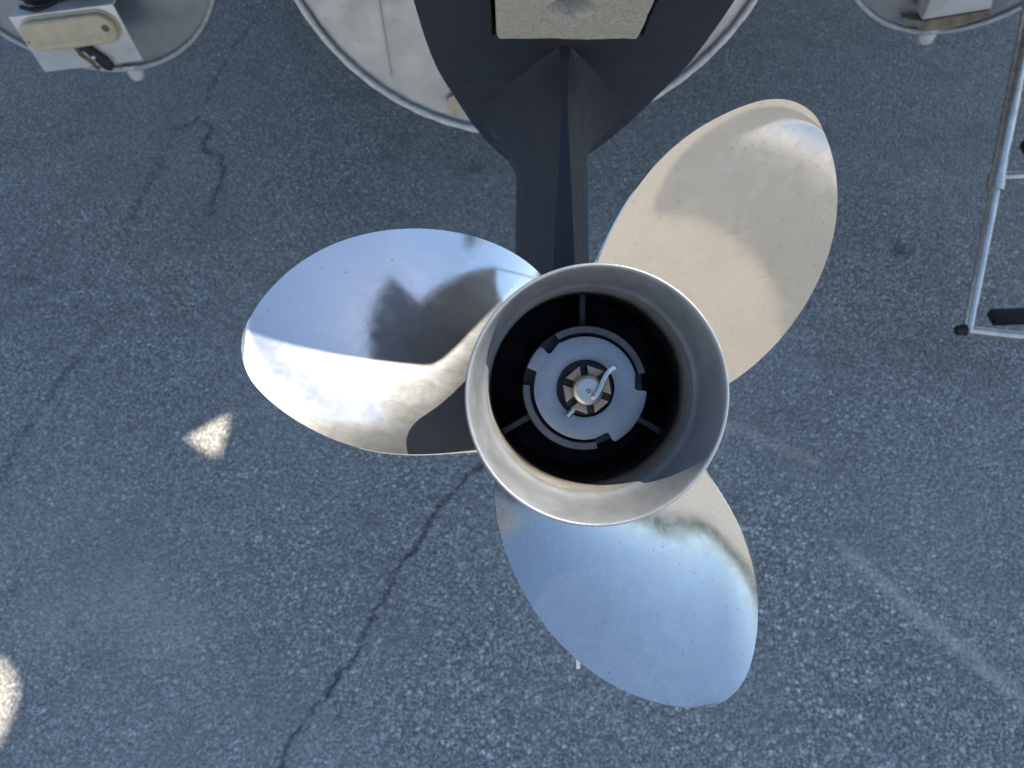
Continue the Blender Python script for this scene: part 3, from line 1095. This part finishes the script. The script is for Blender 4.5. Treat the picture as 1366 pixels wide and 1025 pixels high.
# barrel and flare
g = Geo()
g.lathe([(0.0548, -0.0385), (0.0540, -0.060), (0.0535, -0.124), (0.0522, -0.1275), (0.0508, -0.124), (0.0516, -0.06), (0.0524, -0.0385)], 128, closed=True)
barrel = g.make('hub_barrel', M_BORE, prop, 40)
g = Geo()
g.lathe([(0.0549, -0.0384), (0.0560, -0.028), (0.0585, -0.014), (0.0612, -0.005), (0.0621, -0.0022), (0.0622, -0.0012), (0.0619, -0.0003), (0.0613, 0.0), (0.0607, -0.0002), (0.0603, -0.0008), (0.0598, -0.0022), (0.0590, -0.006),
         (0.0575, -0.014), (0.0560, -0.024), (0.0551, -0.030), (0.0546, -0.0318), (0.0534, -0.0335), (0.0528, -0.0350), (0.0525, -0.0384)], 160, closed=True)
flare = g.make('flared_rim', M_FLARE, prop, 50)

# inner sleeve with two raised arcs
g = Geo()
g.lathe([(0.0262, -0.074), (0.0270, -0.0725), (0.0332, -0.0725), (0.0338, -0.0735), (0.0345, -0.1185), (0.0250, -0.1185)], 96, closed=True)
sleeve = g.make('inner_sleeve', M_SLEEVE, prop, 40)
for a0, a1 in ((14.5, 119), (177, 282)):
    g = Geo()
    g.lathe([(0.0297, -0.0724), (0.0297, -0.0592), (0.0301, -0.0586), (0.0335, -0.0586), (0.0340, -0.0592), (0.0340, -0.0724)], 40, R(a0), R(a1), closed=True)
    g.make('raised_arc', M_SLEEVE, sleeve, 40)
for a in (90, 210, 330):
    Mr = Matrix.Rotation(R(a), 4, 'Z')
    Geo().box(Mr @ Vector((0.0425, 0, -0.096)), (0.019, 0.0036, 0.042), Mr.to_3x3()).make('spoke', M_SLEEVE, prop, 30, 0.0008)

# tab washer: outline measured as (x, y) in units of the sleeve radius
S = 0.0340 / 415.0
wpts = []


def arc_pts(cx, cy, r, a0, a1, n):
    return [(cx + r * math.cos(R(a0 + (a1 - a0) * i / n)), cy + r * math.sin(R(a0 + (a1 - a0) * i / n))) for i in range(n + 1)]


wpts += arc_pts(0, 0, 343, 118, 17, 26)
wpts += [(327, 40), (326, 5), (332, -6), (345, -12), (392, -14), (403, -20)]
wpts += arc_pts(0, 0, 405, -4, -56, 14)
wpts += [(203, -350), (190, -349), (178, -338), (160, -302), (148, -294), (136, -296)]
wpts += [(60, -333)]
wpts += arc_pts(0, 0, 340, -88, -183, 26)
wpts += [(-331, 78), (-322, 104), (-328, 114), (-380, 136), (-386, 146)]
wpts += arc_pts(0, 0, 409, 159, 140, 6)
wpts += [(-298, 272), (-288, 272), (-248, 232), (-238, 231), (-228, 236), (-175, 302)]
wp = [(x * S, y * S) for x, y in wpts]
bm = bmesh.new()
ZW = -0.0555
vo = [bm.verts.new((x, y, ZW)) for x, y in wp]
hr_ = 0.0156
vh = [bm.verts.new((hr_ * math.cos(a), hr_ * math.sin(a), ZW)) for a in np.linspace(0, 2 * math.pi, 64, endpoint=False)]
es = [bm.edges.new((vo[i], vo[(i + 1) % len(vo)])) for i in range(len(vo))] + [bm.edges.new((vh[i], vh[(i + 1) % 64])) for i in range(64)]
bmesh.ops.triangle_fill(bm, use_beauty=True, edges=es)
ret = bmesh.ops.extrude_face_region(bm, geom=bm.faces[:])
bmesh.ops.translate(bm, verts=[e for e in ret['geom'] if isinstance(e, bmesh.types.BMVert)], vec=(0, 0, -0.0065))
bmesh.ops.recalc_face_normals(bm, faces=bm.faces)
eb = [e for e in bm.edges if len(e.link_faces) == 2 and e.calc_face_angle(0) > 1.0]
bmesh.ops.bevel(bm, geom=eb, offset=0.0005, segments=2, profile=0.5, affect='EDGES', clamp_overlap=True)
me = bpy.data.meshes.new('tab_washer')
bm.to_mesh(me)
bm.free()
wash = link('tab_washer', me, M_WASHER, prop, 30)
Geo().lathe([(0.0, -0.0625), (0.0130, -0.0625), (0.0152, -0.0618), (0.01555, -0.0625), (0.0, -0.0640)], 48).make('washer_seat', M_SLEEVE, wash, 30)


# castellated nut
def castle_nut():
    g = Geo()
    base = []
    for i in range(6):
        a = R(40 + 60 * i)
        base.append((0.0136 * math.cos(a), 0.0136 * math.sin(a)))
    zb, zm_, zt = -0.0625, -0.0545, -0.0462
    g.prism(base, zb, zm_)
    hw_ = 0.0019
    for i in range(6):
        a = R(70 + 60 * i)       # six crowns with parallel-sided slots between them
        outer, inner = [], []
        for u in np.linspace(-1, 1, 5):
            t = u * (R(30) - math.asin(hw_ / 0.0132))
            rr = min(0.0134, 0.0122 / math.cos(t))
            outer.append((rr * math.cos(a + t), rr * math.sin(a + t)))
            t2 = -u * (R(30) - math.asin(hw_ / 0.0078))
            inner.append((0.0078 * math.cos(a + t2), 0.0078 * math.sin(a + t2)))
        g.prism(outer + inner, zm_ - 0.0005, zt)
    return g


nut = castle_nut().make('castle_nut', M_NUT, prop, 25, 0.0004)
g = Geo()
g.lathe([(0.0078, -0.060), (0.0080, -0.0430), (0.0076, -0.0414), (0.0062, -0.0404), (0.0030, -0.0403), (0.0014, -0.0403), (0.0012, -0.0425), (0.0, -0.043)], 40)
shaft = g.make('propeller_shaft', M_SHAFT, prop, 30)
# cotter pin: flat leg bent up across the shaft end, round tail on the other side
def strap(pts, wd, th):
    g = Geo()
    v, f = [], []
    pts = [Vector(p) for p in pts]
    for i, p in enumerate(pts):
        t = (pts[min(i + 1, len(pts) - 1)] - pts[max(i - 1, 0)]).normalized()
        s = Vector((-t.y, t.x, 0)).normalized()
        nn = t.cross(s).normalized()
        for a, b in ((-1, -1), (1, -1), (1, 1), (-1, 1)):
            v.append(p + s * (a * wd / 2) + nn * (b * th / 2))
    for i in range(len(pts) - 1):
        for q_ in range(4):
            f.append((i * 4 + q_, i * 4 + (q_ + 1) % 4, i * 4 + 4 + (q_ + 1) % 4, i * 4 + 4 + q_))
    f.append((0, 1, 2, 3))
    f.append(tuple(len(v) - 4 + i for i in range(4)))
    return g.add(v, f)


def wpx(x, y, z):
    return ((x - 520) * S, -(y - 497) * S, z)


g = strap([wpx(545, 552, -0.0390), wpx(562, 530, -0.0384), wpx(592, 480, -0.0385), wpx(610, 436, -0.0396), wpx(634, 392, -0.0402), wpx(660, 362, -0.0394), wpx(690, 342, -0.0376)], 0.0025, 0.0014)
pin = g.make('cotter_pin', M_PIN, prop, 30, 0.0004)
g = Geo()
g.tube([wpx(470, 590, -0.0485), wpx(440, 622, -0.0480), wpx(408, 655, -0.0472), wpx(392, 672, -0.0466)], [0.0013, 0.0015, 0.0017, 0.0015], 10)
g.make('pin_tail', M_PIN, pin, 40)

# ------------------------------------------------------------------ boarding ladder on the right
LB = CO + sight(1291, 440) * 1.62
LT = on_y(1371, 25, 1.50)
ld = (LT - LB).normalized()
LTOP = LB + ld * 1.12
ladder = empty('boarding_ladder', Matrix.Translation(LB), 'slanting stainless tube boarding ladder at the right edge', 'ladder')
mid = LB + (on_y(1331, 262, 1.28) - LB).project(ld)
W_ = Vector((0.36, -0.012, 0.012))
for k in (0, 1):
    off = W_ * k
    rl = Geo().tube([mid - LB + off, LTOP - LB + off], 0.0145, 16).make('upper_rail', M_TUBE, ladder, 40)
    Geo().tube([Vector(off), mid - LB + ld * 0.05 + off], 0.0108, 16).make('lower_rail', M_TUBE, ladder, 40)
    Geo().tube([mid - LB - ld * 0.016 + off, mid - LB + ld * 0.016 + off], 0.0172, 16).make('rail_collar', M_TUBE, rl, 40)
    sgn = -1 if k == 0 else 1
    Geo().tube([Vector(off) + Vector((sgn * 0.005, 0, 0)), Vector(off) + Vector((sgn * 0.024, 0, -0.001))], [0.013, 0.010], 12).make('rubber_cap', M_RUBBER, ladder, 40)
pts = []
for t in np.linspace(0, 1, 15):
    pts.append(Vector((0, 0, 0)) + W_ * t + Vector((0, -0.020 * math.sin(math.pi * min(1, t * 1.0)), -0.008 * math.sin(math.pi * t))))
Geo().tube(pts, 0.0098, 14).make('rung', M_TUBE, ladder, 40)
m0 = mid - LB + ld * 0.012
Geo().tube([m0 + W_ * t for t in np.linspace(0, 1, 5)], 0.0092, 14).make('rung', M_TUBE, ladder, 40)
up_ = ld.cross(W_).normalized()
if up_.z < 0:
    up_ = -up_
Mx = Matrix((W_.normalized(), Vector((0, 1, 0)), Vector((0, 0, 1)))).transposed()
for c0 in (Vector((0, 0, 0)), mid - LB + ld * 0.05):
    Geo().box(c0 + W_ * 0.55 + Vector((0, 0.036, -0.006)), (0.27, 0.036, 0.020), Mx).make('tread', M_RUBBER, ladder, 30, 0.005)

# ------------------------------------------------------------------ trailer under the hull (ahead of the picture)
tr = empty('boat_trailer', Matrix.Translation((BX, 4.0, 0)), 'galvanised trailer frame carrying the pontoon boat', 'trailer')
for s in (-1, 1):
    Geo().box((s * 0.905, 0.6, 0.455), (0.14, 3.0, 0.06)).make('bunk', M_WOOD, tr, 30, 0.008)
    Geo().box((s * 0.5, 0.8, 0.33), (0.08, 4.4, 0.10)).make('frame_rail', M_GALV, tr, 30, 0.004)
    for yy in (-0.2, 0.9):
        g = Geo()
        ry = Matrix.Rotation(R(90), 4, 'Y')
        g.lathe([(0.16, -0.085), (0.24, -0.085), (0.265, -0.06), (0.265, 0.06), (0.24, 0.085), (0.16, 0.085)], 40, closed=True)
        g.v = [ry @ p + Vector((s * 0.70, yy, 0.265)) for p in g.v]
        wh = g.make('tyre', M_RUBBER, tr, 40)
        g = Geo()
        g.lathe([(0.0, -0.03), (0.06, -0.03), (0.09, -0.05), (0.158, -0.07), (0.158, 0.07), (0.09, 0.0), (0.0, 0.0)], 32)
        g.v = [ry @ p + Vector((s * 0.70, yy, 0.265)) for p in g.v]
        g.make('rim', M_GALV, wh, 40)
for yy in (-0.6, 0.35, 1.4):
    Geo().box((0, yy, 0.405), (1.96, 0.08, 0.045)).make('cross_member', M_GALV, tr, 30, 0.004)

# ------------------------------------------------------------------ made-up canvas canopy out of view, added to shade hull and ground
CH = 2.75
kx, ky = SUN_DIR.x / SUN_DIR.z, SUN_DIR.y / SUN_DIR.z
EDGE_GROUND = 0.03                        # where its rear edge falls on the ground
EY = EDGE_GROUND + ky * CH


def overhead(px_, py_):
    p = on_ground(px_, py_)
    return (p.x + kx * CH, p.y + ky * CH)


CX0, CX1, CY1 = -2.6, 4.2, 7.0
bm = bmesh.new()
outer = [(CX0, EY), (CX1, EY), (CX1, CY1), (CX0, CY1)]
loops = [outer]
loops.append([overhead(*p) for p in ((250, 583), (306, 552), (303, 572), (291, 612))])  # invented hole, aimed to throw a small sun patch
loops.append([overhead(*p) for p in ((-60, 868), (-20, 870), (5, 882), (18, 900), (23, 922), (18, 948), (6, 978), (-12, 1008), (-45, 1015))])  # second invented hole, for the sun patch at the left edge
es = []
for lp in loops:
    vv = [bm.verts.new((x, y, CH)) for x, y in lp]
    es += [bm.edges.new((vv[i], vv[(i + 1) % len(vv)])) for i in range(len(vv))]
bmesh.ops.triangle_fill(bm, use_beauty=True, edges=es)
ret = bmesh.ops.extrude_face_region(bm, geom=bm.faces[:])
bmesh.ops.translate(bm, verts=[e for e in ret['geom'] if isinstance(e, bmesh.types.BMVert)], vec=(0, 0, 0.004))
bmesh.ops.recalc_face_normals(bm, faces=bm.faces)
me = bpy.data.meshes.new('added_shade_sheet')
bm.to_mesh(me)
bm.free()
can = empty('added_shade_canopy', Matrix.Translation((0, 0, 0)), 'made-up grey canvas canopy out of view, added to shade the ground', 'canopy')
link('added_shade_sheet', me, M_ADDED_CANVAS, can)
for x, y in ((CX1 - 0.05, EY + 0.06), (CX1 - 0.05, CY1 - 0.06), (CX0 + 0.03, CY1 - 0.06)):
    Geo().tube([(x, y, 0), (x, y, CH - 0.02)], 0.03, 14).make('added_canopy_post', M_GALV, can, 40)
Geo().tube([(CX0 + 0.03, EY + 0.04, CH - 0.03), (CX1 - 0.05, EY + 0.04, CH - 0.03)], 0.015, 12).make('added_edge_bar', M_GALV, can, 40)

# ------------------------------------------------------------------ made-up cream shed behind the camera, added for the blade reflections
shed = empty('added_reflected_shed', Matrix.Translation((7, -11, 0)) @ Matrix.Rotation(R(18), 4, 'Z'), 'made-up long cream shed out of view, added to be reflected in the blades', 'building')
M_TAN = simple('added_cream_siding', (0.80, 0.74, 0.64), 0, 0.7, 0.05, 3)
M_ADDED_ROOF = simple('added_pale_roof', (0.62, 0.58, 0.52), 0, 0.6, 0.1, 5)
Geo().box((0, -4, 1.9), (26, 8, 3.8)).make('added_shed_wall', M_TAN, shed)
g = Geo()
g.add([(-13.3, 0.3, 3.8), (13.3, 0.3, 3.8), (13.3, -4, 5.4), (-13.3, -4, 5.4), (-13.3, -8.3, 3.8), (13.3, -8.3, 3.8)], [(0, 1, 2, 3), (3, 2, 5, 4), (0, 3, 4), (1, 5, 2), (0, 4, 5, 1)])
g.make('added_shed_roof', M_ADDED_ROOF, shed)

# ------------------------------------------------------------------ wood around the yard, far behind and beside the boat
def tree_line():
    v, f = [], []
    r_ = random.Random(3)
    for i in range(150):
        az = 2 * math.pi * i / 150 + r_.uniform(-0.02, 0.02)
        rad = r_.uniform(30, 37)
        cx, cy = rad * math.sin(az), rad * math.cos(az)
        h, wd = r_.uniform(2.5, 5.0), r_.uniform(1.6, 2.6)
        for _ in range(90):
            t = r_.random() ** 0.8
            ww = wd * (0.45 + math.sin(math.pi * min(1, t * 0.9 + 0.1)))
            p = Vector((cx + r_.uniform(-1, 1) * ww, cy + r_.uniform(-1, 1) * ww, 0.2 + t * h))
            a = Vector((r_.gauss(0, 1), r_.gauss(0, 1), r_.gauss(0, 1))).normalized() * r_.uniform(0.3, 0.7)
            b = a.cross(Vector((r_.gauss(0, 1), r_.gauss(0, 1), r_.gauss(0, 1)))).normalized() * r_.uniform(0.25, 0.6)
            n0 = len(v)
            v += [p - a, p - b, p + a, p + b]
            f.append((n0, n0 + 1, n0 + 2, n0 + 3))
    me = bpy.data.meshes.new('tree_line')
    me.from_pydata(v, [], f)
    o = link('tree_line', me, simple('leaf_green', (0.085, 0.095, 0.055), 0, 0.7, 0.4, 0.8))
    o['kind'] = 'stuff'
    o['label'] = 'green wood surrounding the yard'
    return o


tree_line()
